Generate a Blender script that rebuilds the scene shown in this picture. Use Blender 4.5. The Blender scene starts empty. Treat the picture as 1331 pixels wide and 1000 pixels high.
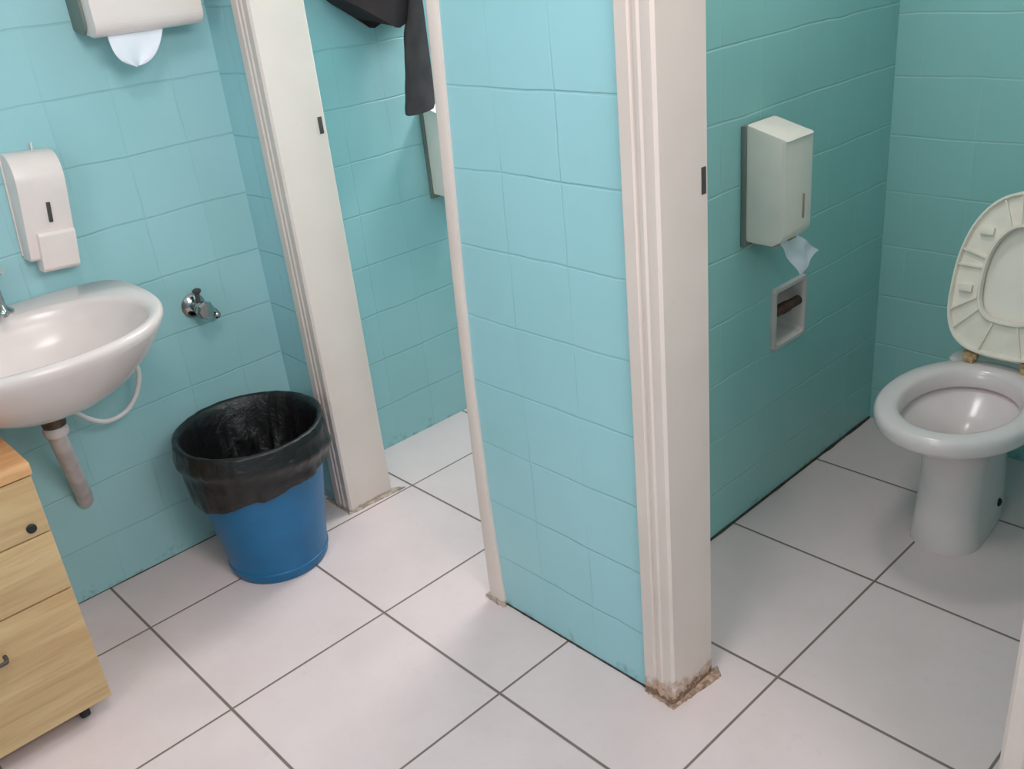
import bpy, bmesh, math, random
from mathutils import Vector, Matrix, noise
random.seed(7)
PI = math.pi
SC = bpy.context.scene
COL = SC.collection
T = 0.405            # floor tile pitch (m)
TW = 0.15            # wall tile pitch (m)

# ------------------------------------------------------------------ helpers
def lin(r, g, b):
    f = lambda c: (c/255)/12.92 if c <= 10.3 else (((c/255)+.055)/1.055)**2.4
    return (f(r), f(g), f(b), 1)

def finish(bm, angle=35):
    bmesh.ops.recalc_face_normals(bm, faces=bm.faces)
    for f in bm.faces: f.smooth = True
    return bm

def obj(name, bm, mat, parent=None, angle=35, fix=True):
    if fix: finish(bm)
    else:
        for f in bm.faces: f.smooth = True
    me = bpy.data.meshes.new(name)
    bm.to_mesh(me); bm.free()
    me.set_sharp_from_angle(angle=math.radians(angle))
    o = bpy.data.objects.new(name, me)
    COL.objects.link(o)
    for m in (mat if isinstance(mat, (list, tuple)) else [mat]): me.materials.append(m)
    if parent is not None:
        o.parent = parent
        o.matrix_parent_inverse = parent.matrix_basis.inverted()
    return o

def tag(o, label=None, cat=None, group=None, kind=None):
    if label: o['label'] = label
    if cat: o['category'] = cat
    if group: o['group'] = group
    if kind: o['kind'] = kind
    return o

def thing(name, loc, label, cat, group=None, kind=None):
    o = bpy.data.objects.new(name, None)
    COL.objects.link(o); o.location = loc; o.empty_display_size = .05
    return tag(o, label, cat, group, kind)

def box(bm, a, b, bev=0, seg=2):
    """axis aligned box from corner a to corner b"""
    t = bmesh.new()
    bmesh.ops.create_cube(t, size=1)
    c = [(a[i]+b[i])/2 for i in range(3)]; s = [abs(b[i]-a[i]) for i in range(3)]
    for v in t.verts: v.co = Vector((c[0]+v.co.x*s[0], c[1]+v.co.y*s[1], c[2]+v.co.z*s[2]))
    if bev: bmesh.ops.bevel(t, geom=t.edges[:], offset=bev, segments=seg, affect='EDGES', profile=.6)
    merge(bm, t); return bm

def merge(bm, t, M=None):
    if M is not None: bmesh.ops.transform(t, matrix=M, verts=t.verts)
    me = bpy.data.meshes.new('tmp'); t.to_mesh(me); t.free()
    bm.from_mesh(me); bpy.data.meshes.remove(me)

def loft(bm, rings, cap0=True, cap1=True, closed=True):
    vs = [[bm.verts.new(p) for p in r] for r in rings]
    n = len(rings[0])
    for i in range(len(vs)-1):
        for k in range(n if closed else n-1):
            a, b = vs[i], vs[i+1]
            bm.faces.new((a[k], a[(k+1) % n], b[(k+1) % n], b[k]))
    if cap0: bm.faces.new(list(reversed(vs[0])))
    if cap1: bm.faces.new(vs[-1])
    return vs

def circ(c, r, n=32, axis='z'):
    out = []
    for k in range(n):
        t = 2*PI*k/n; a, b = r*math.cos(t), r*math.sin(t)
        if axis == 'z': out.append((c[0]+a, c[1]+b, c[2]))
        elif axis == 'x': out.append((c[0], c[1]+a, c[2]+b))
        else: out.append((c[0]+a, c[1], c[2]+b))
    return out

def lathe(bm, prof, c=(0, 0, 0), axis='z', n=40, cap=True):
    """prof: list of (r, h) along axis"""
    rings = []
    for r, h in prof:
        p = {'z': (c[0], c[1], c[2]+h), 'x': (c[0]+h, c[1], c[2]), 'y': (c[0], c[1]+h, c[2])}[axis]
        rings.append(circ(p, max(r, 1e-4), n, axis))
    loft(bm, rings, cap, cap); return bm

def smoothpath(pts, n=8):
    pts = [Vector(p) for p in pts]; out = []
    P = [pts[0]*2-pts[1]] + pts + [pts[-1]*2-pts[-2]]
    for i in range(1, len(P)-2):
        p0, p1, p2, p3 = P[i-1:i+3]
        for k in range(n):
            t = k/n
            out.append(.5*((2*p1)+(p2-p0)*t+(2*p0-5*p1+4*p2-p3)*t*t+(3*p1-p0-3*p2+p3)*t**3))
    out.append(pts[-1]); return out

def tube(bm, path, r, n=14, cap=True):
    path = [Vector(p) for p in path]; rings = []
    up = None
    for i, p in enumerate(path):
        d = (path[min(i+1, len(path)-1)]-path[max(i-1, 0)]).normalized()
        if up is None:
            up = Vector((0, 0, 1)) if abs(d.z) < .9 else Vector((1, 0, 0))
        s = d.cross(up).normalized(); up = s.cross(d).normalized()
        rr = r(i/(len(path)-1)) if callable(r) else r
        rings.append([p+s*rr*math.cos(2*PI*k/n)+up*rr*math.sin(2*PI*k/n) for k in range(n)])
    loft(bm, rings, cap, cap); return bm

def prism(bm, poly, z0, z1, axis='z', bev=0):
    """extrude a polygon (list of 2D points) along an axis"""
    t = bmesh.new()
    def p3(p, h):
        return {'z': (p[0], p[1], h), 'x': (h, p[0], p[1]), 'y': (p[0], h, p[1])}[axis]
    loft(t, [[p3(p, z0) for p in poly], [p3(p, z1) for p in poly]])
    bmesh.ops.recalc_face_normals(t, faces=t.faces)
    if bev: bmesh.ops.bevel(t, geom=t.edges[:], offset=bev, segments=2, affect='EDGES', profile=.6)
    merge(bm, t); return bm

# ---------------------------------------------------------------- materials
class NT:
    def __init__(s, name):
        s.m = bpy.data.materials.new(name); s.m.use_nodes = True
        s.t = s.m.node_tree; s.b = s.t.nodes['Principled BSDF']
    def n(s, typ, **kw):
        o = s.t.nodes.new(typ)
        for k, v in kw.items(): setattr(o, k, v)
        return o
    def l(s, a, b): s.t.links.new(a, b)
    def val(s, x, sock):
        if isinstance(x, (int, float, tuple)): sock.default_value = x
        else: s.l(x, sock)
    def math(s, op, a, b=0.0, c=0.0, clamp=False):
        o = s.n('ShaderNodeMath', operation=op, use_clamp=clamp)
        s.val(a, o.inputs[0]); s.val(b, o.inputs[1]); s.val(c, o.inputs[2]); return o.outputs[0]
    def mapr(s, v, a, b, c=0.0, d=1.0):
        o = s.n('ShaderNodeMapRange', interpolation_type='SMOOTHSTEP')
        s.val(v, o.inputs[0])
        for i, x in zip((1, 2, 3, 4), (a, b, c, d)): o.inputs[i].default_value = x
        return o.outputs[0]
    def mix(s, f, a, b):
        o = s.n('ShaderNodeMix', data_type='RGBA')
        s.val(f, o.inputs[0]); s.val(a, o.inputs[6]); s.val(b, o.inputs[7]); return o.outputs[2]
    def noise(s, scale, detail=3, rough=.5, vec=None, dist=0):
        o = s.n('ShaderNodeTexNoise'); o.inputs['Scale'].default_value = scale
        o.inputs['Detail'].default_value = detail; o.inputs['Roughness'].default_value = rough
        o.inputs['Distortion'].default_value = dist
        s.l(vec if vec is not None else s.pos(), o.inputs['Vector']); return o.outputs['Fac']
    def pos(s):
        if not hasattr(s, '_p'): s._p = s.n('ShaderNodeNewGeometry').outputs['Position']
        return s._p
    def objpos(s):
        if not hasattr(s, '_o'): s._o = s.n('ShaderNodeTexCoord').outputs['Object']
        return s._o
    def xyz(s, v=None):
        o = s.n('ShaderNodeSeparateXYZ'); s.l(v if v is not None else s.pos(), o.inputs[0]); return o.outputs
    def bump(s, h, strength, dist=.002):
        o = s.n('ShaderNodeBump'); o.inputs['Strength'].default_value = strength
        o.inputs['Distance'].default_value = dist; s.l(h, o.inputs['Height']); s.l(o.outputs[0], s.b.inputs['Normal'])
    def set(s, color=None, rough=None, metal=None, spec=None, coat=None):
        if color is not None: s.val(color, s.b.inputs['Base Color'])
        if rough is not None: s.val(rough, s.b.inputs['Roughness'])
        if metal is not None: s.b.inputs['Metallic'].default_value = metal
        if spec is not None: s.b.inputs['Specular IOR Level'].default_value = spec
        if coat is not None: s.b.inputs['Coat Weight'].default_value = coat
        return s.m

def simple(name, rgb, rough=.5, metal=0, var=.06, scale=12, spec=.5, bump=0, bscale=60):
    k = NT(name); c = lin(*rgb)
    d = tuple(x*(1-var*2) for x in c[:3])+(1,)
    col = k.mix(k.mapr(k.noise(scale, 4, vec=k.objpos()), .35, .7), c, d)
    k.set(col, rough, metal, spec)
    if bump: k.bump(k.noise(bscale, 4, vec=k.objpos()), bump)
    return k.m

TEAL = (161, 203, 208)
def tile_paint(name, axis, u0, z0, a=TEAL, a2=(155, 198, 201), a3=(165, 206, 213), grout=(92, 146, 148)):
    """square wall tiles painted over in teal gloss: joints show mostly as relief"""
    k = NT(name); X = k.xyz()
    wob = k.noise(7, 2); wob2 = k.noise(2.3, 1)
    def joint(c, o, half):
        w = k.math('MULTIPLY_ADD', wob, .012, -.006)
        v = k.math('DIVIDE', k.math('ADD', k.math('SUBTRACT', c, o), w), TW)
        fr = k.math('ABSOLUTE', k.math('SUBTRACT', k.math('FRACT', k.math('ADD', v, 40.5)), .5))
        return k.mapr(fr, half*.25, half, 1, 0)
    u = X[axis]
    h = joint(X[2], z0, .022); v = joint(u, u0, .020)
    brk = k.mapr(k.noise(5.5, 2), .38, .62)
    v = k.math('MULTIPLY', v, k.math('MULTIPLY_ADD', brk, .38, .12))
    h = k.math('MULTIPLY', h, k.math('MULTIPLY_ADD', k.mapr(wob2, .3, .6), .45, .55))
    g = k.math('MAXIMUM', h, v)
    # each tile lies a little proud or shy of its neighbour
    iv = k.math('FLOOR', k.math('DIVIDE', k.math('SUBTRACT', X[2], z0), TW))
    iu = k.math('FLOOR', k.math('DIVIDE', k.math('SUBTRACT', u, u0), TW))
    cb = k.n('ShaderNodeCombineXYZ'); k.l(iu, cb.inputs[0]); k.l(iv, cb.inputs[1])
    wn = k.n('ShaderNodeTexWhiteNoise'); k.l(cb.outputs[0], wn.inputs['Vector'])
    base = k.mix(k.mapr(k.noise(3.1, 4), .3, .72), lin(*a), lin(*a2))
    base = k.mix(k.math('MULTIPLY', wn.outputs['Value'], .35), base, lin(*a3))
    base = k.mix(k.math('MULTIPLY', g, .20), base, lin(*grout))
    # grime splashed up from the floor, broken up by noise
    gm = k.math('SUBTRACT', k.mapr(k.noise(21, 5, .65), .42, .8), k.math('MULTIPLY', X[2], 14), clamp=True)
    base = k.mix(k.math('MULTIPLY', gm, .7), base, lin(84, 84, 70))
    k.set(base, k.math('MULTIPLY_ADD', k.noise(9, 3), .18, .26), spec=.42)
    hh = k.math('ADD', k.math('MULTIPLY', g, -1.0), k.math('MULTIPLY', wn.outputs['Value'], .35))
    hh = k.math('ADD', hh, k.math('MULTIPLY', k.noise(26, 3), .35))
    k.bump(hh, .55, .0022)
    return k.m

def floor_mat():
    k = NT('floor_tile'); X = k.xyz()
    def joint(c, half):
        fr = k.math('ABSOLUTE', k.math('SUBTRACT', k.math('FRACT', k.math('ADD', k.math('DIVIDE', c, T), 40.5)), .5))
        return k.mapr(fr, half*.55, half, 1, 0)
    jx = joint(X[0], .0082); jy = joint(X[1], .0100)
    g = k.math('MAXIMUM', jx, jy)
    iu = k.math('FLOOR', k.math('DIVIDE', X[0], T)); iv = k.math('FLOOR', k.math('DIVIDE', X[1], T))
    cb = k.n('ShaderNodeCombineXYZ'); k.l(iu, cb.inputs[0]); k.l(iv, cb.inputs[1])
    wn = k.n('ShaderNodeTexWhiteNoise'); k.l(cb.outputs[0], wn.inputs['Vector'])
    c = k.mix(k.mapr(k.noise(5, 5, .6), .3, .75), lin(230, 210, 209), lin(221, 201, 200))
    c = k.mix(k.math('MULTIPLY', wn.outputs['Value'], .4), c, lin(224, 205, 204))
    c = k.mix(k.math('MULTIPLY', k.mapr(k.noise(38, 4, .7), .55, .8), .22), c, lin(190, 178, 172))
    c = k.mix(k.math('MULTIPLY', g, .93), c, k.mix(k.noise(11, 3), lin(98, 82, 74), lin(132, 114, 104)))
    k.set(c, k.math('MULTIPLY_ADD', k.noise(14, 3), .2, .32), spec=.4)
    k.bump(k.math('ADD', k.math('MULTIPLY', g, -1), k.math('MULTIPLY', k.noise(30, 2), .12)), .5, .002)
    return k.m

def frame_paint(name, rot):
    """old off-white gloss on wood; the feet are rotten and rusty"""
    k = NT(name); X = k.xyz()
    c = k.mix(k.mapr(k.noise(4, 4), .3, .7), lin(231, 212, 204), lin(223, 204, 196))
    c = k.mix(k.math('MULTIPLY', k.mapr(k.noise(40, 4, .7), .6, .8), .25), c, lin(204, 184, 173))
    lim = k.math('MULTIPLY', X[2], 1/rot)
    n = k.noise(32, 6, .7)
    m = k.mapr(k.math('SUBTRACT', k.math('MULTIPLY_ADD', n, 1.5, -.1), lim), .18, .42)
    m2 = k.mapr(k.math('SUBTRACT', k.math('MULTIPLY_ADD', k.noise(55, 5, .7), 1.6, -.25), k.math('MULTIPLY', lim, 1.6)), .2, .35)
    c = k.mix(k.math('MULTIPLY', m, .75), c, lin(192, 152, 124))
    c = k.mix(k.math('MULTIPLY', m2, .8), c, lin(116, 86, 68))
    k.set(c, k.math('MULTIPLY_ADD', m, .4, .33), spec=.4)
    k.bump(k.math('ADD', k.math('MULTIPLY', k.noise(24, 3), .3), k.math('MULTIPLY', m, -1.0)), .45, .002)
    return k.m

def wood(name, a, b, axis):
    k = NT(name); mp = k.n('ShaderNodeMapping'); k.l(k.objpos(), mp.inputs[0])
    s = [26, 26, 26]; s[axis] = 1.6; mp.inputs['Scale'].default_value = s
    g = k.noise(1, 6, .62, vec=mp.outputs[0], dist=.7)
    fine = k.noise(7, 3, .6, vec=mp.outputs[0])
    c = k.mix(k.mapr(g, .32, .68), lin(*a), lin(*b))
    c = k.mix(k.math('MULTIPLY', k.mapr(fine, .5, .75), .25), c, lin(*[x*.82 for x in b]))
    k.set(c, .42, spec=.4); k.bump(fine, .08, .001); return k.m

M = dict(
    floor=floor_mat(),
    t_left=tile_paint('teal_tile_left_wall', 1, .343, .1420),
    t_front=tile_paint('teal_tile_front_wall', 0, .893, .1360, (166, 213, 221), (160, 208, 213), (170, 215, 225)),
    t_part=tile_paint('teal_tile_partition', 1, 1.467, .1240, (152, 204, 201), (146, 198, 194), (157, 207, 206), (214, 236, 230)),
    t_back=tile_paint('teal_tile_back_wall', 0, .899, .0960, (152, 204, 201), (146, 198, 194), (157, 207, 206), (214, 236, 230)),
    frame_rot=frame_paint('rotten_white_door_frame', .11),
    frame=frame_paint('white_door_frame', .022),
    ceiling=simple('white_ceiling_paint', (226, 222, 216), .7),
    plaster=simple('teal_gloss_wall_paint', TEAL, .35),
    seal=simple('dark_grimy_joint', (70, 66, 56), .7, var=.3, scale=40, bump=.5),
    porcelain=simple('white_porcelain', (222, 206, 202), .22, var=.02, spec=.55),
    toilet=simple('grey_white_porcelain', (230, 217, 216), .2, var=.02, spec=.55),
    plastic=simple('white_plastic', (238, 219, 214), .34, var=.02),
    cream=simple('cream_plastic', (246, 233, 221), .34, var=.03),
    seat=simple('cream_seat_plastic', (246, 236, 222), .36, var=.04, scale=20),
    seat2=simple('lid_plastic', (246, 237, 226), .3, var=.02),
    backplate=simple('grey_green_backplate', (118, 128, 120), .5),
    stain=simple('limescale_stained_hinge', (208, 176, 132), .5, var=.25, scale=60),
    dark=simple('dark_grey_plastic', (72, 68, 66), .45),
    slot=simple('worn_brown_slot', (172, 146, 136), .5, var=.1),
    black=simple('black_rubber', (22, 22, 24), .55),
    hole=simple('dark_bolt_hole', (20, 20, 20), .7),
    chrome=simple('chrome', (190, 188, 188), .16, metal=1, var=.04),
    brass=simple('aged_brass_collar', (104, 82, 70), .45, metal=.4, var=.25, scale=50),
    pipe=simple('grey_white_pvc', (206, 190, 188), .4, var=.1, scale=25),
    hose=simple('white_hose', (222, 214, 212), .4, var=.04),
    blue=simple('blue_bin_plastic', (8, 102, 150), .38, var=.08, scale=8),
    paper=simple('white_tissue', (238, 236, 244), .85, var=.03, bump=.3, bscale=90),
    roller=simple('brown_roller', (84, 50, 40), .6, var=.3, scale=30),
    niche=simple('holder_ceramic', (206, 196, 192), .22, var=.04),
    wood=wood('light_beech_front', (212, 180, 136), (192, 156, 112), 1),
    woodtop=wood('orange_beech_top', (226, 174, 124), (208, 148, 98), 1),
    woodside=wood('beech_side', (208, 178, 128), (194, 160, 110), 2),
)
def bag_mat():
    k = NT('black_bin_bag'); n = k.noise(18, 4, .6, vec=k.objpos())
    k.set(k.mix(n, lin(9, 8, 9), lin(26, 24, 25)), .33, spec=.5)
    k.bump(k.noise(34, 5, .65, vec=k.objpos(), dist=1.2), .6, .005); return k.m
M['bag'] = bag_mat()
def cloth_mat():
    k = NT('dark_jacket_cloth'); n = k.noise(9, 4, .6, vec=k.objpos())
    k.set(k.mix(n, lin(42, 33, 35), lin(66, 55, 57)), .9, spec=.2)
    k.bump(k.noise(300, 2, .5, vec=k.objpos()), .3, .001); return k.m
M['cloth'] = cloth_mat()
M['cloth2'] = simple('charcoal_sleeve_cloth', (84, 75, 77), .88, var=.1, spec=.2, bump=.3, bscale=250)

# ------------------------------------------------------------------ setting
XW = -.2412           # face of the left (sink) wall
YF = .6156            # front face of the cubicle fronts
XP = .830             # cubicle face of the partition
YB = 1.928            # cubicle back wall
XR = 2.65; YN = -1.7; ZC = 2.4; ZP = 2.05
def struct(name, bm, mat, label, cat, parent=None):
    o = obj(name, bm, mat, parent)
    if parent is None: tag(o, label, cat, kind='structure')
    return o

b = bmesh.new(); box(b, (XW-.1, YN-.1, -.08), (XR+.1, YB+.1, 0))
struct('floor', b, M['floor'], 'white square floor tiles with dark grout across the washroom and both cubicles', 'floor')
b = bmesh.new(); box(b, (XW-.1, YN-.1, ZC), (XR+.1, YB+.1, ZC+.08))
struct('ceiling', b, M['ceiling'], 'plain white ceiling over the washroom, above the frame', 'ceiling')
b = bmesh.new(); box(b, (XW-.1, YN-.1, 0), (XW, YB+.1, ZC))
struct('wall_left', b, M['t_left'], 'teal painted tile wall behind the basin, running on into the first cubicle', 'wall')
b = bmesh.new(); box(b, (XW, YB, 0), (XR, YB+.1, ZC))
struct('wall_back', b, M['t_back'], 'dim teal tile wall behind the toilet', 'wall')
b = bmesh.new(); box(b, (XR, YN-.1, 0), (XR+.1, YB+.1, ZC))
struct('wall_right', b, M['plaster'], 'teal wall on the camera side of the washroom, out of the frame', 'wall')
b = bmesh.new(); box(b, (XW, YN-.1, 0), (XR, YN, ZC))
struct('wall_near', b, M['plaster'], 'teal wall behind the camera, out of the frame', 'wall')

# partition between the cubicles, with an opening for the recessed holder
HY0, HY1, HZ0, HZ1 = 1.386, 1.508, .440, .572
b = bmesh.new(); x0 = .715; y0 = YF+.125
box(b, (x0, y0, 0), (XP, HY0, ZP)); box(b, (x0, HY1, 0), (XP, YB, ZP))
box(b, (x0, HY0, 0), (XP, HY1, HZ0)); box(b, (x0, HY0, HZ1), (XP, HY1, ZP))
box(b, (x0, HY0, HZ0), (x0+.05, HY1, HZ1))
struct('wall_partition', b, M['t_part'], 'teal tile wall between the two cubicles, carrying the cream dispenser', 'wall')
b = bmesh.new(); box(b, (1.90, y0, 0), (2.0, YB, ZP))
struct('wall_cubicle', b, M['t_part'], 'teal wall on the far right side of the toilet cubicle, out of the frame', 'wall')

# cubicle fronts (same plane): stub by the sink wall, middle pier, right pier
DJ = .1214            # depth of the door jambs
b = bmesh.new(); box(b, (XW, YF, 0), (-.090, YF+DJ, ZP))
struct('wall_stub', b, M['t_front'], 'narrow teal tile return between the sink wall and the left door frame', 'wall')
b = bmesh.new(); box(b, (.585, YF, 0), (1.045, YF+DJ, ZP))
struct('wall_front', b, M['t_front'], 'bright teal tile pier standing between the two cubicle doorways', 'wall')
b = bmesh.new(); box(b, (1.775, YF, 0), (XR, YF+DJ, ZP))
struct('wall_front_right', b, M['t_front'], 'teal cubicle front to the right of the second doorway, out of the frame', 'wall')

# grimy joint where walls meet the floor
def seal_line(name, pts, label, r=.0032):
    bm = bmesh.new(); n = 60
    P = []
    for i in range(len(pts)-1):
        a, c = Vector(pts[i]), Vector(pts[i+1])
        for k in range(n): P.append(a.lerp(c, k/n))
    P.append(Vector(pts[-1]))
    tube(bm, P, lambda t: r*(.75+.9*max(0, noise.noise(Vector((t*23, r*900, 0))))), n=6)
    return struct(name, bm, M['seal'], label, 'trim')
seal_line('trim_1', [(.607, YF-.0005, .001), (1.04, YF-.0005, .001)], 'dark grimy joint along the foot of the pier between the doorways')
seal_line('trim_2', [(XP+.001, y0+.01, .002), (XP+.001, YB-.004, .002)], 'dark grimy joint along the foot of the cubicle partition', .0048)
seal_line('trim_3', [(XW+.0005, -1.2, .0005), (XW+.0005, YF-.01, .0005)], 'thin joint along the foot of the sink wall', .0016)

# --------------------------------------------------------------- door frames
def profile_jamb(x0, x1, side, depth=DJ, out=.010):
    """plan outline of a moulded jamb; x1 is the opening face, x0 the edge on the wall"""
    w = x1-x0; s = 1 if w > 0 else -1; a = abs(w)
    P = [(0, .004), (0, -out*.75), (.003, -out), (a*.36, -out), (a*.40, -out*.62), (a*.45, -out*.60),
         (a*.50, -out*.92), (a*.60, -out*.98), (a*.66, -out*.72), (a*.71, -out*.80), (a*.93, -out*.8), (a, -out*.3),
         (a, depth*.97), (a-.004, depth), (a*.25, depth), (a*.25, .004)]
    return [(x0+s*u, YF+v) for u, v in P]
def jamb(name, poly, mat, parent, label=None, cuts=40, z1=ZP):
    bm = bmesh.new()
    rings = []
    for i in range(cuts+1):
        z = z1*(i/cuts)**1.6
        rings.append([(p[0], p[1], z) for p in poly])
    loft(bm, rings)
    o = obj(name, bm, mat, parent, angle=30)
    if label: o['label'] = label
    return o
def strike(parent, x, y, z, s, h=.040):
    bm = bmesh.new()
    box(bm, (x-.001*s, y-.0055, z-h/2), (x+.0018*s, y+.0055, z+h/2), .0008)
    o = obj('strike_plate', bm, M['dark'], parent); o['label'] = 'small dark strike plate'
    return o
def plank(parent, x0, x1, mat, name='head'):
    bm = bmesh.new(); box(bm, (x0, YF-.008, ZP-.06), (x1, YF+DJ, ZP), .003)
    return obj(name, bm, mat, parent)

d1 = thing('door_1', (.27, YF, 0), 'white door frame of the first cubicle, with no leaf in view', 'door', kind='structure')
jamb('jamb', profile_jamb(-.096, -.022, 1, depth=.137), M['frame'], d1)
# right jamb of the first doorway: only its bowed front edge shows
bm = bmesh.new(); rings = []
edge = [(0, .562, .611), (.05, .559, .606), (.30, .560, .596), (.57, .565, .594), (.82, .573, .603), (1.06, .585, .615), (1.33, .600, .630), (ZP, .612, .642)]
for z, a, c in edge:
    rings.append([(a, YF-.006, z), (a+.006, YF-.0095, z), (c-.008, YF-.0095, z), (c, YF-.005, z), (c, YF+.01, z), (c-.004, YF+DJ, z), (a, YF+DJ, z)])
loft(bm, rings); obj('jamb', bm, M['frame'], d1, angle=30)
strike(d1, -.022, .736, 1.051, 1)
plank(d1, -.03, .60, M['frame'])
d2 = thing('door_2', (1.4, YF, 0), 'white door frame of the toilet cubicle with a rotten foot and no leaf in view', 'door', kind='structure')
jamb('jamb', profile_jamb(1.034, 1.107, 1), M['frame_rot'], d2)
jamb('jamb', profile_jamb(1.786, 1.698, -1), M['frame'], d2)
strike(d2, 1.107, .723, 1.037, 1, .044)
plank(d2, 1.107, 1.70, M['frame'])

# crumbled mortar left round the frame feet
def crumble(name, poly, h, label, mat, seed):
    bm = bmesh.new(); random.seed(seed)
    pts = []
    for i in range(len(poly)):
        a, c = Vector(poly[i]), Vector(poly[(i+1) % len(poly)])
        m = max(2, int((c-a).length/.006))
        for k in range(m):
            p = a.lerp(c, k/m); pts.append((p.x+random.uniform(-.0018, .0018), p.y+random.uniform(-.0018, .0018)))
    cx = sum(p[0] for p in pts)/len(pts); cy = sum(p[1] for p in pts)/len(pts)
    r0 = [(x, y, 0.0002) for x, y in pts]
    r1 = [(cx+(x-cx)*.95, cy+(y-cy)*.95, h*random.uniform(.35, 1)) for x, y in pts]
    r2 = [(cx+(x-cx)*.72, cy+(y-cy)*.72, h*random.uniform(.6, 1)) for x, y in pts]
    loft(bm, [r0, r1, r2])
    o = obj(name, bm, mat, None, angle=20)
    return tag(o, label, 'trim', kind='structure')
MUD = simple('crumbled_rusty_mortar', (206, 170, 148), .85, var=.30, scale=70, bump=.8, bscale=160)
MUD2 = simple('pale_dirty_mortar', (196, 178, 164), .85, var=.22, scale=70, bump=.6, bscale=160)
crumble('trim_4', [(1.034, .604), (1.070, .603), (1.110, .601), (1.128, .740), (1.106, .758), (1.10, .62), (1.04, .609)], .007,
        'crumbled rusty mortar round the rotten foot of the pier frame', MUD, 3)
crumble('trim_5', [(-.150, .604), (-.016, .600), (-.006, .792), (-.028, .775), (-.028, .61), (-.14, .61)], .006,
        'dirty mortar round the foot of the left door frame', MUD2, 5)
crumble('trim_6', [(.549, .603), (.612, .599), (.618, .606), (.612, .613), (.556, .640), (.549, .625)], .010,
        'dirty mortar lump at the left foot of the pier', MUD2, 9)

# ------------------------------------------------------------------- basin
BC = -.045
def basin_ring(k, z, cx, af, ab, by, ef=2.25, eb=5, n=72):
    out = []
    for i in range(n):
        t = 2*PI*i/n; c, s = math.cos(t), math.sin(t)
        e = ef if c >= 0 else eb
        r = (abs(c)**e + abs(s)**e)**(-1/e)
        x = cx+(af if c >= 0 else ab)*r*c*k
        out.append((max(x, XW+.0015), BC+by*r*s*k, z))
    return out
wb = thing('wash_basin', (XW, BC, .60), 'white porcelain wash basin hung on the teal wall above the wooden drawers', 'basin')
bm = bmesh.new()
O = dict(cx=-.06, af=.302, ab=.18, by=.275)
I = dict(cx=.035, af=.172, ab=.172, by=.222, eb=2.3, ef=2.2)
rings = [basin_ring(.12, .612, -.02, .302, .18, .275), basin_ring(.26, .614, -.02, .302, .18, .275),
         basin_ring(.45, .632, -.03, .302, .20, .275, eb=3), basin_ring(.66, .664, -.04, .302, .26, .275, eb=4),
         basin_ring(.84, .706, -.055, .302, .22, .275), basin_ring(.94, .742, **O), basin_ring(.982, .762, **O),
         basin_ring(1.0, .774, **O), basin_ring(1.0, .782, **O), basin_ring(.985, .788, **O),
         basin_ring(1.10, .789, **I), basin_ring(1.04, .787, **I), basin_ring(1.0, .780, **I), basin_ring(.95, .760, **I),
         basin_ring(.86, .725, **I), basin_ring(.70, .692, **I), basin_ring(.48, .672, **I), basin_ring(.2, .664, **I), basin_ring(.08, .662, **I)]
loft(bm, rings); obj('bowl', bm, M['porcelain'], wb, angle=60)
bm = bmesh.new(); lathe(bm, [(.024, 0), (.024, .002), (.018, .003), (.012, .0015)], (.035, BC, .663)); obj('drain_ring', bm, M['chrome'], wb)
# drain
bm = bmesh.new(); lathe(bm, [(.020, .618), (.026, .616), (.030, .606), (.030, .590), (.026, .586), (.024, .572), (.018, .570)], (-.02, BC-.004, 0)); o = obj('drain_collar', bm, M['brass'], wb); o['label'] = 'rusty drain collar'
bm = bmesh.new(); tube(bm, [(-.022, BC-.004, .582), (-.028, BC-.0035, .560), (-.045, BC-.001, .532), (XW+.03, .005, .300), (XW+.001, .011, .262)],
     lambda t: .0205 if t < .45 else .0195, 18); obj('drain_pipe', bm, M['pipe'], wb)
bm = bmesh.new(); lathe(bm, [(.024, 0), (.026, .006), (.026, .016), (.022, .022)], (-.0245, BC-.004, .548)); o = obj('pipe_nut', bm, M['pipe'], wb)
bm = bmesh.new()
hp = smoothpath([(-.165, .168, .66), (-.152, .185, .615), (-.150, .195, .572), (-.150, .178, .522), (-.150, .142, .486), (-.150, .094, .479), (-.150, .054, .503), (-.152, .016, .552), (-.158, -.012, .615), (-.16, -.03, .665)], 8)
tube(bm, hp, .0062, 12); obj('supply_hose', bm, M['hose'], wb)
# faucet on the back deck
FY = -.040
fc = obj('faucet', lathe(bmesh.new(), [(.029, .787), (.029, .793), (.020, .799), (.0165, .806), (.0155, .846), (.018, .852), (.018, .862), (.010, .868)], (-.190, FY, 0)), M['chrome'], wb)
bm = bmesh.new(); tube(bm, smoothpath([(-.188, FY, .826), (-.158, FY-.004, .836), (-.122, FY-.010, .832), (-.102, FY-.013, .816), (-.100, FY-.013, .806)], 6), .0085, 14)
o = obj('spout', bm, M['chrome'], fc)
bm = bmesh.new(); lathe(bm, [(.006, .864), (.006, .872), (.016, .874), (.018, .882), (.016, .892), (.004, .896)], (-.190, FY, 0), n=16)
for q in range(4):
    c, n_ = math.cos(PI/4+PI/2*q), math.sin(PI/4+PI/2*q)
    tube(bm, [(-.190+.012*c, FY+.012*n_, .883), (-.190+.036*c, FY+.036*n_, .884)], lambda t: .006+.003*t, 10)
obj('tap_handle', bm, simple('clear_grey_knob', (176, 190, 192), .15), fc)

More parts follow.
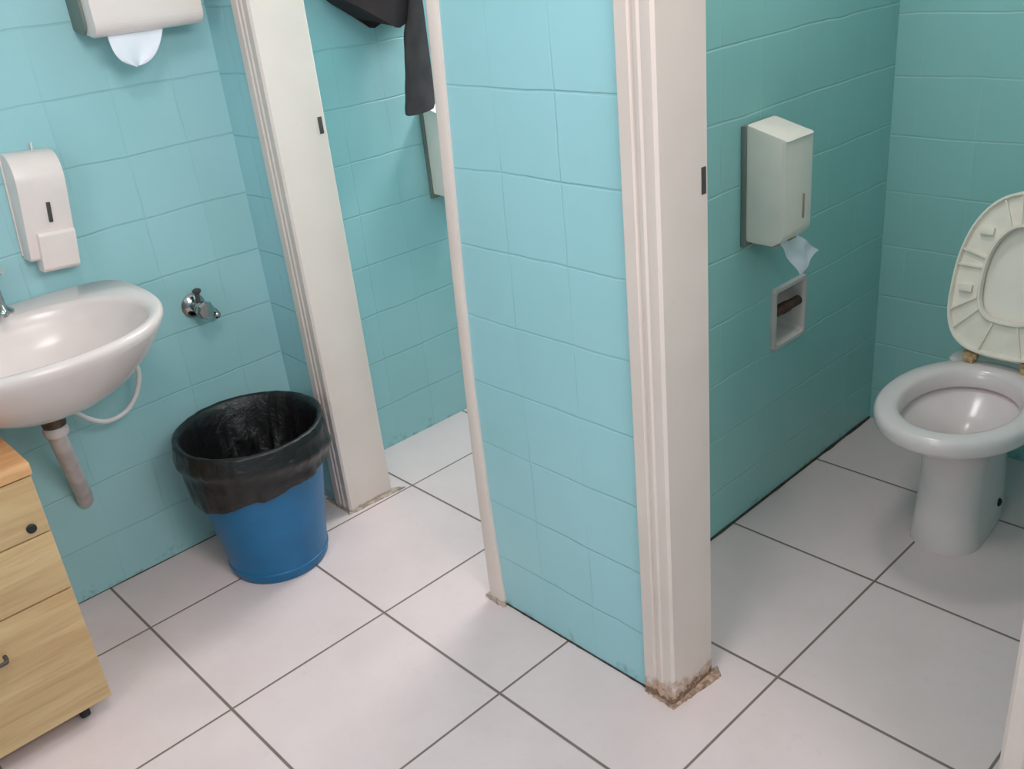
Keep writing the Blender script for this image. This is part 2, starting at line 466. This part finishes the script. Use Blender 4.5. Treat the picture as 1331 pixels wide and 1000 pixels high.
# --------------------------------------------------------- soap dispenser
sd = thing('soap_dispenser', (XW, .113, .985), 'white soap dispenser with a dark level slot above the basin', 'dispenser')
def side_profile():  # (x, z) outline of the cover, wall at x = 0
    P = [(0, -.112), (.046, -.112), (.052, -.106), (.071, .040), (.072, .060)]
    for i in range(1, 11):
        t = PI/2*i/10; P.append((.020+.052*math.cos(t), .060+.058*math.sin(t)))
    P.append((0, .119)); return P
bm = bmesh.new(); prism(bm, [(XW+.002+x, .985+z) for x, z in side_profile()], .062, .164, 'y', .004)
cov = obj('cover', bm, M['plastic'], sd, angle=50)
bm = bmesh.new(); box(bm, (XW, .059, .880), (XW+.008, .167, 1.100), .003); o = obj('back_plate', bm, M['plastic'], sd)
bm = bmesh.new(); t = bmesh.new(); box(t, (-.003, -.0042, -.022), (.003, .0042, .022), .0015); merge(bm, t, Matrix.Translation((XW+.0675, .118, .977))@Matrix.Rotation(math.radians(7.5), 4, 'Y'))
o = obj('level_slot', bm, M['dark'], sd); o['label'] = 'dark level slot'
bm = bmesh.new(); prism(bm, [(XW+.02, .846), (XW+.054, .846), (XW+.062, .854), (XW+.074, .930), (XW+.070, .936), (XW+.02, .936)], .082, .1615, 'y', .003)
obj('push_button', bm, M['plastic'], sd)
bm = bmesh.new(); tube(bm, [(XW+.012, .128, 1.095), (XW+.012, .129, 1.120)], .0022, 8); o = obj('latch', bm, M['plastic'], sd)
sd.rotation_euler = (math.radians(-4.5), 0, 0)

# ------------------------------------------------- paper towel dispenser
td = thing('towel_dispenser', (XW, .43, 1.33), 'large white paper towel dispenser at the top left of the sink wall', 'dispenser')
def td_prof(d):
    P = [(0, .012)]
    for i in range(9):
        t = -PI/2+PI/2*i/8; P.append((d-.030+.030*math.cos(t), .030+.030*math.sin(t)))
    P += [(d, .20)]
    for i in range(9):
        t = PI/2*i/8; P.append((d-.05+.05*math.cos(t), .23+.05*math.sin(t)))
    P.append((0, .28)); return P
Z0 = 1.308
bm = bmesh.new(); prism(bm, [(XW+.012+x, Z0+z) for x, z in td_prof(.098)], .305, .556, 'y', .006)
obj('cover', bm, M['plastic'], td, angle=40)
bm = bmesh.new(); prism(bm, [(XW+x, Z0+.006+z*.97) for x, z in td_prof(.070)], .299, .3065, 'y', .001)
o = obj('side_panel', bm, M['backplate'], td); o['label'] = 'grey end panel'
bm = bmesh.new(); box(bm, (XW, .300, Z0+.02), (XW+.014, .560, Z0+.27), .002); obj('back_plate', bm, M['backplate'], td)
# towel hanging out of it
def sheet(grid, th):
    """grid[i][j] of points -> thin folded sheet"""
    bm = bmesh.new(); n, m = len(grid), len(grid[0])
    V = [[bm.verts.new(p) for p in r] for r in grid]
    for i in range(n-1):
        for j in range(m-1): bm.faces.new((V[i][j], V[i+1][j], V[i+1][j+1], V[i][j+1]))
    bmesh.ops.recalc_face_normals(bm, faces=bm.faces)
    bmesh.ops.solidify(bm, geom=bm.faces[:], thickness=th)
    return bm
g = []
for i in range(21):
    u = i/20; r = []
    for j in range(17):
        v = (j/16)**.8
        half = .066*(1-.30*v)*math.sqrt(max(0, 1-(.965*v)**4))
        y = .404-.024*v+(u-.5)*2*half
        z = Z0+.012-v*.074-(.006*(1-(2*u-1)**2))*v
        x = XW+.078+.020*v+.010*math.sin(u*PI*2.2)*v
        r.append((x, y, z))
    g.append(r)
o = obj('paper_towel', sheet(g, .0012), M['paper'], None, angle=60)
tag(o, 'white paper towel hanging out of the large towel dispenser on the sink wall', 'paper towel')

# ------------------------------------------------------------- wall valve
wv = thing('wall_tap', (XW, .415, .645), 'small chrome wall tap on the teal tiles right of the basin', 'tap')
VY, VZ = .404, .650
bm = bmesh.new(); lathe(bm, [(.032, .0), (.032, .004), (.025, .012), (.014, .016)], (XW, VY, VZ), 'x', 28); obj('rosette', bm, M['chrome'], wv)
bm = bmesh.new(); lathe(bm, [(.011, .008), (.011, .024), (.016, .028), (.017, .046), (.012, .052)], (XW, VY, VZ), 'x', 24)
tube(bm, smoothpath([(XW+.034, VY+.006, VZ-.004), (XW+.036, VY+.022, VZ-.010), (XW+.037, VY+.034, VZ-.017), (XW+.037, VY+.039, VZ-.026)], 5), .0080, 14); obj('valve_body', bm, M['chrome'], wv)
bm = bmesh.new(); lathe(bm, [(.0085, 0), (.0105, .004), (.0105, .011), (.0085, .014)], (XW+.037, VY+.039, VZ-.038), 'z', 18); obj('outlet', bm, M['chrome'], wv)
bm = bmesh.new(); lathe(bm, [(.006, .046), (.006, .054), (.021, .056), (.024, .062), (.024, .070), (.019, .076), (.003, .077)], (XW, VY, VZ), 'x', 8); o = obj('turn_handle', bm, M['chrome'], wv)
bm = bmesh.new(); tube(bm, [(XW+.034, VY, VZ+.008), (XW+.034, VY+.004, VZ+.040)], .0060, 12); lathe(bm, [(.008, 0), (.011, .004), (.011, .009), (.006, .012)], (XW+.034, VY+.004, VZ+.038), 'z', 14); o = obj('stem_cap', bm, M['dark'], wv)

# -------------------------------------------------------------------- bin
bx, by_, r0, r1, bh = -.0065, .368, .1265, .1770, .388
wbn = thing('waste_bin', (bx, by_, 0), 'round blue plastic waste bin on the floor beside the left door frame', 'bin')
bm = bmesh.new()
lathe(bm, [(.02, .004), (r0-.012, .004), (r0-.004, 0), (r0, .006), (r0+.002, .03), (r1-.004, bh-.02), (r1+.004, bh-.016), (r1+.005, bh-.002), (r1, bh), (r1-.006, bh-.004), (r1-.008, bh-.02), (r0-.004, .012), (.02, .010)], (bx, by_, 0), n=64)
obj('bucket', bm, M['blue'], wbn, angle=40)
bm = bmesh.new(); lathe(bm, [(r0+.0015, .022), (r0+.0045, .024), (r0+.0045, .029), (r0+.002, .031)], (bx, by_, 0), n=64, cap=False); obj('foot_ring', bm, M['blue'], wbn)
bm = bmesh.new(); n = 128
def fold(t, z, amp):
    return amp*(noise.noise(Vector((math.cos(t)*3.2, math.sin(t)*3.2, z*5)))+.6*noise.noise(Vector((math.cos(t)*8, math.sin(t)*8, z*11+4)))+.35*noise.noise(Vector((math.cos(t)*17, math.sin(t)*17, z*20+9))))
def rad(z): return r0+(r1-r0)*z/bh
rings = []
def skirt(t):   # length of the overhang; longest on the side facing the sink, shortest by the frame
    d = math.cos(t-math.radians(-85)); e = math.cos(t-math.radians(185))
    return .149+.040*e+.016*d+.012*noise.noise(Vector((math.cos(t)*2.2, math.sin(t)*2.2, 3)))
for i in range(19):                      # outside skirt, hem to rim
    v = i/18; ring = []
    for k in range(n):
        t = 2*PI*k/n; z = bh+.005-skirt(t)*(1-v)
        r = rad(min(z, bh))+.009+.004*math.sin(v*PI)+abs(fold(t, z, .012))*(1-.6*v)
        q = (z-(bh-.030-.055*(.5-.5*math.cos(t+.9))))/.014   # rolled crease running down across the front
        r += .0065*math.exp(-q*q)-.003*math.exp(-((q+2.2)**2))
        if v > .9: r -= .002
        # a long diagonal crease across the front of the skirt
        ring.append((bx+r*math.cos(t), by_+r*math.sin(t), z))
    rings.append(ring)
for i, (dr, dz) in enumerate([(.006, .009), (.0, .011), (-.006, .008), (-.011, -.002)]):
    rings.append([(bx+(r1+dr+fold(2*PI*k/n, i, .002))*math.cos(2*PI*k/n), by_+(r1+dr+fold(2*PI*k/n, i, .002))*math.sin(2*PI*k/n), bh+dz+.002*noise.noise(Vector((k*.3, 0, 5)))) for k in range(n)])
for i in range(1, 15):
    v = i/14; ring = []
    z = bh-.004-v*(bh-.055)
    for k in range(n):
        t = 2*PI*k/n
        r = (rad(max(z, .02))-.014-abs(fold(t, z+2, .035))*min(1, v*2))*(1-.25*v*v)
        ring.append((bx+r*math.cos(t), by_+r*math.sin(t), z+fold(t, 7, .01)*v))
    rings.append(ring)
loft(bm, rings, False, True)
o = obj('bin_liner', bm, M['bag'], None, angle=70)
tag(o, 'black plastic bag lining the blue bin and folded over its rim', 'bin bag')

# ---------------------------------------------------------------- drawers
CX0, CX1, CY0, CY1, CZ0, CZ1 = -.225, .216, -.575, -.170, .047, .622
dc = thing('drawer_cabinet', ((CX0+CX1)/2, (CY0+CY1)/2, 0), 'light wooden three-drawer cabinet on castors below the basin', 'drawer cabinet')
bm = bmesh.new(); fx = CX1-.019
box(bm, (CX0, CY0, CZ0), (fx-.002, CY0+.016, CZ1-.026)); box(bm, (CX0, CY1-.016, CZ0), (fx-.002, CY1, CZ1-.026))
box(bm, (CX0, CY0, CZ0), (fx-.002, CY1, CZ0+.016)); box(bm, (CX0, CY0, CZ0), (CX0+.012, CY1, CZ1-.026))
box(bm, (CX0, CY0+.016, CZ1-.045), (fx-.002, CY1-.016, CZ1-.026))
obj('carcass', bm, M['woodside'], dc)
bm = bmesh.new(); box(bm, (CX0-.004, CY0-.003, CZ1-.026), (CX1+.004, CY1+.003, CZ1), .003); o = obj('top_board', bm, M['woodtop'], dc); o['label'] = 'orange toned top board'
for a, c in ((.471, CZ1-.029), (.335, .468), (CZ0, .332)):
    bm = bmesh.new(); box(bm, (fx, CY0+.001, a), (CX1, CY1-.001, c), .0014)
    dr = obj('drawer', bm, M['wood'], dc)
    zc = a+(c-a)*.74 if c < .4 else (a+c)/2
    bm = bmesh.new(); yc = (CY0+CY1)/2
    tube(bm, smoothpath([(CX1-.001, yc-.048, zc), (CX1+.018, yc-.046, zc), (CX1+.022, yc-.036, zc), (CX1+.022, yc+.036, zc), (CX1+.018, yc+.046, zc), (CX1-.001, yc+.048, zc)], 5), .0042, 10)
    h = obj('handle', bm, M['dark'], dr)
    if a > .45:
        bm = bmesh.new(); lathe(bm, [(.0095, -.001), (.0095, .003), (.007, .0045), (.002, .0038)], (CX1, -.202, .4905), 'x', 20)
        o = obj('lock', bm, M['black'], dr); o['label'] = 'small black lock'
for x in (CX0+.05, CX1-.045):
    for y in (CY0+.05, CY1-.055):
        bm = bmesh.new(); lathe(bm, [(.008, -.009), (.019, -.009), (.021, -.006), (.021, .006), (.019, .009), (.008, .009)], (x, y, .021), 'y', 24)
        box(bm, (x-.014, y-.012, .030), (x+.014, y+.012, CZ0+.0005), .003); tube(bm, [(x, y-.012, .021), (x, y+.012, .021)], .005, 8)
        obj('castor', bm, M['black'], dc)

# ----------------------------------------------------- cubicle dispensers
def tissue_dispenser(xw, y, z, label):
    t = thing('tissue_dispenser', (xw, y, z), label, 'dispenser', None)
    D = .100; Wd = .112; Hh = .262
    bm = bmesh.new(); box(bm, (xw, y-.005, z-.012), (xw+.012, y+Wd+.004, z+Hh-.004), .003)
    obj('back_plate', bm, M['backplate'], t)
    bm = bmesh.new()
    prof = [(0, 0), (D-.030, -.002), (D-.008, .012), (D, .026), (D, Hh-.030), (D-.004, Hh-.027), (0, Hh)]
    prism(bm, [(xw+.010+px*.98, z+pz) for px, pz in prof], y, y+Wd, 'y', .0075)
    obj('cover', bm, M['cream'], t, angle=30)
    bm = bmesh.new(); box(bm, (xw+.020, y+.012, z-.006), (xw+D-.020, y+Wd-.012, z+.004), .002)
    obj('outlet_tray', bm, M['stain'], t)
    bm = bmesh.new(); box(bm, (xw+.006+D, y+Wd-.040, z+.050), (xw+.0102+D, y+Wd-.034, z+.105), .001)
    o = obj('level_slot', bm, M['slot'], t); o['label'] = 'faint brown level slot'
    return t
tissue_dispenser(XP, 1.243, .746, 'cream tissue dispenser on the partition wall of the toilet cubicle, near the toilet')
tissue_dispenser(XW, 1.208, .740, 'cream tissue dispenser half hidden behind the pier, below the hanging dark jacket')
g = []
c4 = [Vector((XP+.078, 1.268, .752)), Vector((XP+.070, 1.345, .752)), Vector((XP+.088, 1.440, .680)), Vector((XP+.092, 1.335, .655))]
for i in range(11):
    u = i/10; r = []
    for j in range(11):
        v = j/10
        p = (c4[0]*(1-u)+c4[1]*u)*(1-v)+(c4[3]*(1-u)+c4[2]*u)*v
        p = p+Vector((.010*math.sin(u*PI*1.6+.4)*v+.004*math.sin(v*9+u*4), 0, .004*math.sin(u*7)*v))
        r.append(p)
    g.append(r)
o = obj('tissue', sheet(g, .0012), M['paper'], None, angle=60)
tag(o, 'crumpled white tissue sticking out under the dispenser in the toilet cubicle', 'tissue')

# recessed roll holder
rh = thing('roll_holder', (XP, 1.447, .424), 'white ceramic recessed paper roll holder with an empty brown roller, below the tissue', 'roll holder')
bm = bmesh.new(); oy0, oy1, oz0, oz1 = 1.371, 1.522, .424, .588
def rr(y0, y1, z0, z1, x, r, n=5):
    out = []
    for cy, cz, a0 in ((y1-r, z1-r, 0), (y0+r, z1-r, PI/2), (y0+r, z0+r, PI), (y1-r, z0+r, 1.5*PI)):
        for i in range(n+1):
            t = a0+PI/2*i/n; out.append((x, cy+r*math.cos(t), cz+r*math.sin(t)))
    return out
e = .0145
loft(bm, [rr(oy0, oy1, oz0, oz1, XP-.001, .012), rr(oy0, oy1, oz0, oz1, XP+.005, .012), rr(oy0+.003, oy1-.003, oz0+.003, oz1-.003, XP+.010, .010),
          rr(oy0+e-.003, oy1-e+.003, oz0+e-.003, oz1-e+.003, XP+.010, .008), rr(oy0+e+.002, oy1-e-.002, oz0+e+.002, oz1-e-.002, XP+.002, .008), rr(oy0+e+.004, oy1-e-.004, oz0+e+.004, oz1-e-.004, XP-.030, .014),
          rr(oy0+e+.018, oy1-e-.018, oz0+e+.018, oz1-e-.018, XP-.055, .012)], False, True)
obj('frame', bm, M['niche'], rh, angle=40)
bm = bmesh.new(); lathe(bm, [(.006, 0), (.012, .003), (.0125, .03), (.0145, .036), (.0145, .062), (.0125, .068), (.012, .112), (.006, .115)], (XP-.004, 1.3895, .520), 'y', 22)
o = obj('roller', bm, M['roller'], rh); o['label'] = 'dark brown roller'

# ---------------------------------------------------------------- toilet
TX, TY = 1.262, 1.473
wc = thing('toilet', (TX, TY, 0), 'white porcelain toilet standing at the right, with its seat and lid raised', 'toilet')
def egg(a, bf, bb, z, cy=TY, cx=TX, n=64, e=2.1):
    out = []
    for i in range(n):
        t = 2*PI*i/n; c, s = math.cos(t), math.sin(t)
        r = (abs(c)**e+abs(s)**e)**(-1/e)
        out.append((cx+a*r*c, cy+(bb if s > 0 else bf)*r*s, z))
    return out
bm = bmesh.new(); ZR = .380
rings = [
    egg(.078, .074, .275, .0, TY, e=2.15), egg(.079, .075, .275, .010, TY, e=2.15), egg(.074, .071, .270, .06, TY, e=2.15), egg(.070, .067, .262, .13, TY, e=2.15),
    egg(.069, .068, .255, .20, TY, e=2.15), egg(.071, .070, .250, .235, TY, e=2.15), egg(.078, .082, .246, .262, TY, e=2.4), egg(.094, .103, .243, .282, TY, e=2.3), egg(.115, .138, .241, .303, TY), egg(.140, .176, .240, .318, TY), egg(.150, .198, .240, .327, TY),
    egg(.163, .214, .238, .337, TY), egg(.169, .222, .236, .346, TY), egg(.1705, .2235, .232, .362, TY), egg(.168, .2205, .228, .374, TY), egg(.161, .213, .220, ZR, TY),
    egg(.136, .187, .189, ZR+.001, TY), egg(.125, .175, .174, ZR-.002, TY), egg(.118, .167, .163, ZR-.011, TY), egg(.115, .163, .158, ZR-.036, TY),
    egg(.116, .164, .159, ZR-.044, TY), egg(.130, .180, .176, ZR-.046, TY), egg(.130, .180, .176, ZR-.050, TY), egg(.120, .160, .160, ZR-.058, TY), egg(.104, .126, .140, ZR-.074, TY), egg(.083, .092, .110, ZR-.094, TY), egg(.062, .062, .080, ZR-.120, TY),
    egg(.048, .050, .065, ZR-.155, TY), egg(.034, .036, .05, ZR-.185, TY), egg(.015, .015, .02, ZR-.19, TY)]
loft(bm, rings); obj('bowl', bm, M['toilet'], wc, angle=50)
bm = bmesh.new(); loft(bm, [egg(.0505, .053, .069, ZR-.146, TY, n=40), egg(.0500, .0525, .0685, ZR-.145, TY, n=40)])
o = obj('water', bm, simple('still_water', (150, 150, 140), .05), wc); o['label'] = 'still water in the bowl'
# rear block and spigot to the wall
bm = bmesh.new()
loft(bm, [egg(.085, .03, .075, .20, 1.72, e=3.2), egg(.095, .05, .090, .27, 1.72, e=3.2), egg(.120, .06, .100, .325, 1.72, e=3.4), egg(.128, .06, .104, .352, 1.72, e=3.4), egg(.126, .06, .102, .368, 1.72, e=3.4), egg(.118, .05, .096, .374, 1.72, e=3.4)])
obj('rear_deck', bm, M['toilet'], wc, angle=50)
bm = bmesh.new(); tube(bm, [(TX, 1.79, .30), (TX, YB-.012, .30)], .026, 20); lathe(bm, [(.026, 0), (.045, .002), (.045, .008), (.03, .011)], (TX, YB-.011, .30), 'y', 24)
obj('flush_pipe', bm, M['hose'], wc)
# bolt flanges and bolts at the foot
for s in (-1, 1):
    bm = bmesh.new(); lathe(bm, [(.0105, -.004), (.0105, .002), (.007, .005), (.002, .006)], (TX+s*.0670, 1.604, .060), 'x', 18)
    if s < 0: bmesh.ops.scale(bm, vec=(-1, 1, 1), verts=bm.verts, space=Matrix.Translation((-(TX-.0670), 0, 0)))
    o = obj('bolt', bm, M['hole'], wc); o['label'] = 'dark fixing bolt'
# seat and lid, raised
TILT = math.radians(14); HY, HZ = 1.672, .400
def RM():   # local (u across, v up along the seat, w towards the viewer) -> world
    return Matrix.Translation((TX, HY, HZ))@Matrix(((1, 0, 0, 0), (0, math.sin(TILT), -math.cos(TILT), 0), (0, math.cos(TILT), math.sin(TILT), 0), (0, 0, 0, 1)))
def seat_ring(a, v0, v1, w, n=72, e=2.25, flat=1.0):
    vc = v0+(v1-v0)*.43; out = []
    for i in range(n):
        t = 2*PI*i/n; c, s = math.cos(t), math.sin(t)
        ee = e if s > 0 else e+.9
        r = (abs(c)**ee+abs(s)**ee)**(-1/ee)
        out.append((a*r*c, vc+((v1-vc) if s > 0 else (vc-v0))*r*s, w))
    return out
# lid lies behind, seat in front of it
bm = bmesh.new()
loft(bm, [seat_ring(.131, .006, .385, -.020), seat_ring(.138, .000, .392, -.014), seat_ring(.140, -.002, .394, -.004), seat_ring(.138, .000, .392, -.002), seat_ring(.134, .004, .388, -.004), seat_ring(.128, .010, .381, -.008), seat_ring(.05, .12, .27, -.008)])
bmesh.ops.transform(bm, matrix=RM(), verts=bm.verts); lid = obj('lid', bm, M['seat2'], wc, angle=40)
bm = bmesh.new()
A0 = (.140, .004, .392); A1 = (.070, .092, .312)
def sr(k, w, e=2.25):   # blend outer to inner outline
    return seat_ring(*[A0[i]+(A1[i]-A0[i])*k for i in range(3)], w, e=e-.1*k)
loft(bm, [sr(1.0, .002), sr(.94, .000), sr(.06, .000), sr(0, .004), sr(0, .016), sr(.02, .020), sr(.07, .020), sr(.09, .018), sr(.12, .009), sr(.88, .009), sr(.91, .018), sr(.93, .020), sr(.985, .020), sr(1.0, .017), sr(1.0, .002)], False, False)
bmesh.ops.remove_doubles(bm, verts=bm.verts, dist=1e-6)
bmesh.ops.transform(bm, matrix=RM(), verts=bm.verts); st = obj('seat', bm, M['seat'], wc, angle=35)
for i, deg in enumerate((20, 62, 78, 102, 118, 160, 172, 205, 222, 250, 290, 318, 335, 8)):
    t = math.radians(deg); bm = bmesh.new()
    o_ = sr(.10, .0)[int(72*deg/360) % 72]; i_ = sr(.90, .0)[int(72*deg/360) % 72]
    d = (Vector(i_)-Vector(o_)); q = Vector((-d.y, d.x, 0)).normalized()*.0022
    loft(bm, [[Vector(o_)-q+Vector((0, 0, .008)), Vector(o_)+q+Vector((0, 0, .008)), Vector(i_)+q+Vector((0, 0, .008)), Vector(i_)-q+Vector((0, 0, .008))],
              [Vector(o_)-q+Vector((0, 0, .017)), Vector(o_)+q+Vector((0, 0, .017)), Vector(i_)+q+Vector((0, 0, .017)), Vector(i_)-q+Vector((0, 0, .017))]])
    bmesh.ops.transform(bm, matrix=RM(), verts=bm.verts); obj('rib', bm, M['seat'], st)
for deg in (40, 140, 190, 350):      # rubber buffers
    p = Vector(sr(.5, .009)[int(72*deg/360)]); bm = bmesh.new()
    box(bm, (p.x-.016, p.y-.009, .008), (p.x+.016, p.y+.009, .021), .003); bmesh.ops.transform(bm, matrix=RM(), verts=bm.verts); obj('buffer', bm, M['seat'], st)
for s in (-1, 1):
    bm = bmesh.new(); tube(bm, [(TX+s*.050, HY, HZ-.004), (TX+s*.082, HY, HZ-.004)], .0095, 14)
    box(bm, (TX+s*.066-.012, HY-.016, ZR-.002), (TX+s*.066+.012, HY+.014, HZ-.004), .003)
    o = obj('hinge', bm, M['stain'], wc); o['label'] = 'stained yellow hinge'

# ---------------------------------------------------------------- jacket
hk = thing('coat_hook', (XW, 1.16, 1.74), 'metal coat hook on the first cubicle wall above the frame, holding the jacket', 'hook')
bm = bmesh.new(); lathe(bm, [(.02, 0), (.02, .004), (.012, .007)], (XW, 1.16, 1.75), 'x', 20); obj('hook_plate', bm, M['chrome'], hk)
bm = bmesh.new(); tube(bm, smoothpath([(XW+.005, 1.16, 1.75), (XW+.04, 1.16, 1.742), (XW+.062, 1.16, 1.752), (XW+.066, 1.16, 1.775)], 6), .005, 10); obj('hook_arm', bm, M['chrome'], hk)
jk = thing('jacket', (XW+.09, 1.16, 1.02), 'dark jacket hanging in the first cubicle with one sleeve dangling', 'jacket')
bm = bmesh.new(); rings = []; n = 72
for i in range(34):
    v = i/33
    hw = .045+.155*min(1, v*1.9)**.7+.01*math.sin(v*8)
    cy = 1.16-.055*v
    dp = .022+.040*min(1, v*1.6)
    ring = []
    for k in range(n):
        t = 2*PI*k/n; y = cy+hw*math.cos(t)
        hem = 1.228+max(0, (1.074-y))*.62+max(0, y-1.085)*.35+.005*noise.noise(Vector((y*7, 0, 3)))
        z = 1.745-(1.745-hem)*v
        f = 1+.24*noise.noise(Vector((y*11, 2 if math.sin(t) > 0 else 5, z*2.2)))+.12*noise.noise(Vector((y*26, 7, z*4)))
        x = max(XW+.008, XW+.072+dp*math.sin(t)*f)
        ring.append((x, y+.008*noise.noise(Vector((y*8, 1, z*9))), z))
    rings.append(ring)
loft(bm, rings); obj('body', bm, M['cloth'], jk, angle=80)
bm = bmesh.new()
pth = smoothpath([(XW+.12, 1.235, 1.60), (XW+.140, 1.208, 1.47), (XW+.142, 1.183, 1.33), (XW+.132, 1.147, 1.20), (XW+.125, 1.130, 1.09), (XW+.122, 1.114, 1.008)], 8)
rings = []
for i, p in enumerate(pth):
    v = i/(len(pth)-1); ry = .070-.026*v+.003*math.sin(v*22); rx = .036-.006*v
    ring = []
    for k in range(28):
        t = 2*PI*k/28
        f = 1+.14*noise.noise(Vector((math.cos(t)*2, math.sin(t)*2, v*9)))
        ring.append((p.x+rx*f*math.sin(t), p.y+ry*f*math.cos(t), p.z+.004*math.cos(t)*v))
    rings.append(ring)
# cuff turned in
last = rings[-1]; c = pth[-1]
rings.append([(c.x+(q[0]-c.x)*.86, c.y+(q[1]-c.y)*.86, q[2]+.002) for q in last])
rings.append([(c.x+(q[0]-c.x)*.82, c.y+(q[1]-c.y)*.82, q[2]+.05) for q in last])
loft(bm, rings); sl = obj('sleeve', bm, M['cloth2'], jk, angle=70)

# ------------------------------------------------------------------ light
def area(name, loc, rot, sx, sy, power, col):
    L = bpy.data.lights.new(name, 'AREA'); L.shape = 'RECTANGLE'; L.size = sx; L.size_y = sy; L.energy = power; L.color = col
    o = bpy.data.objects.new(name, L); COL.objects.link(o); o.location = loc; o.rotation_euler = [math.radians(a) for a in rot]
    return o
WHT = (1, .96, .97)
area('window_daylight', (2.62, -.08, 2.08), (0, 90, 0), .4, .9, 17, WHT)
area('side_daylight', (2.62, .25, 1.90), (0, 90, 0), .6, .6, 6, WHT)
area('entrance_daylight', (1.6, -1.67, 1.8), (90, 0, 0), .9, .8, 11.5, WHT)
area('ceiling_lamp', (1.25, -.10, 2.36), (0, 0, 0), .4, .4, 9, WHT)
area('cubicle_daylight', (.25, 1.90, 1.78), (-90, 0, 0), .45, .35, 16, WHT)
area('cubicle_lamp', (.12, 1.45, 2.15), (0, 0, 0), .35, .35, 8, WHT)
area('toilet_lamp', (1.04, 1.28, 1.80), (0, 0, 0), .2, .2, 2.9, WHT)
W = bpy.data.worlds.new('World'); SC.world = W; W.use_nodes = True
W.node_tree.nodes['Background'].inputs[0].default_value = (.8, .9, 1, 1); W.node_tree.nodes['Background'].inputs[1].default_value = .3

# ----------------------------------------------------------------- camera
cam = bpy.data.cameras.new('camera'); co = bpy.data.objects.new('camera', cam); COL.objects.link(co)
cam.sensor_fit = 'HORIZONTAL'; cam.sensor_width = 36; cam.lens = 33.162; cam.clip_start = .02
R = ((0.688144, 0.718996, -0.097483), (-0.250921, 0.361883, 0.897819), (-0.680806, 0.593368, -0.429438))
mw = Matrix.Identity(4)
for i in range(3):
    mw[i][0] = R[0][i]; mw[i][1] = R[1][i]; mw[i][2] = -R[2][i]
mw.translation = (2.00630, -.51162, 1.42207)
co.matrix_world = mw
SC.camera = co
SC.view_settings.view_transform = 'Standard'; SC.view_settings.look = 'None'
SC.view_settings.gamma = 1; SC.view_settings.use_curve_mapping = False
SC.view_settings.exposure = 0.0
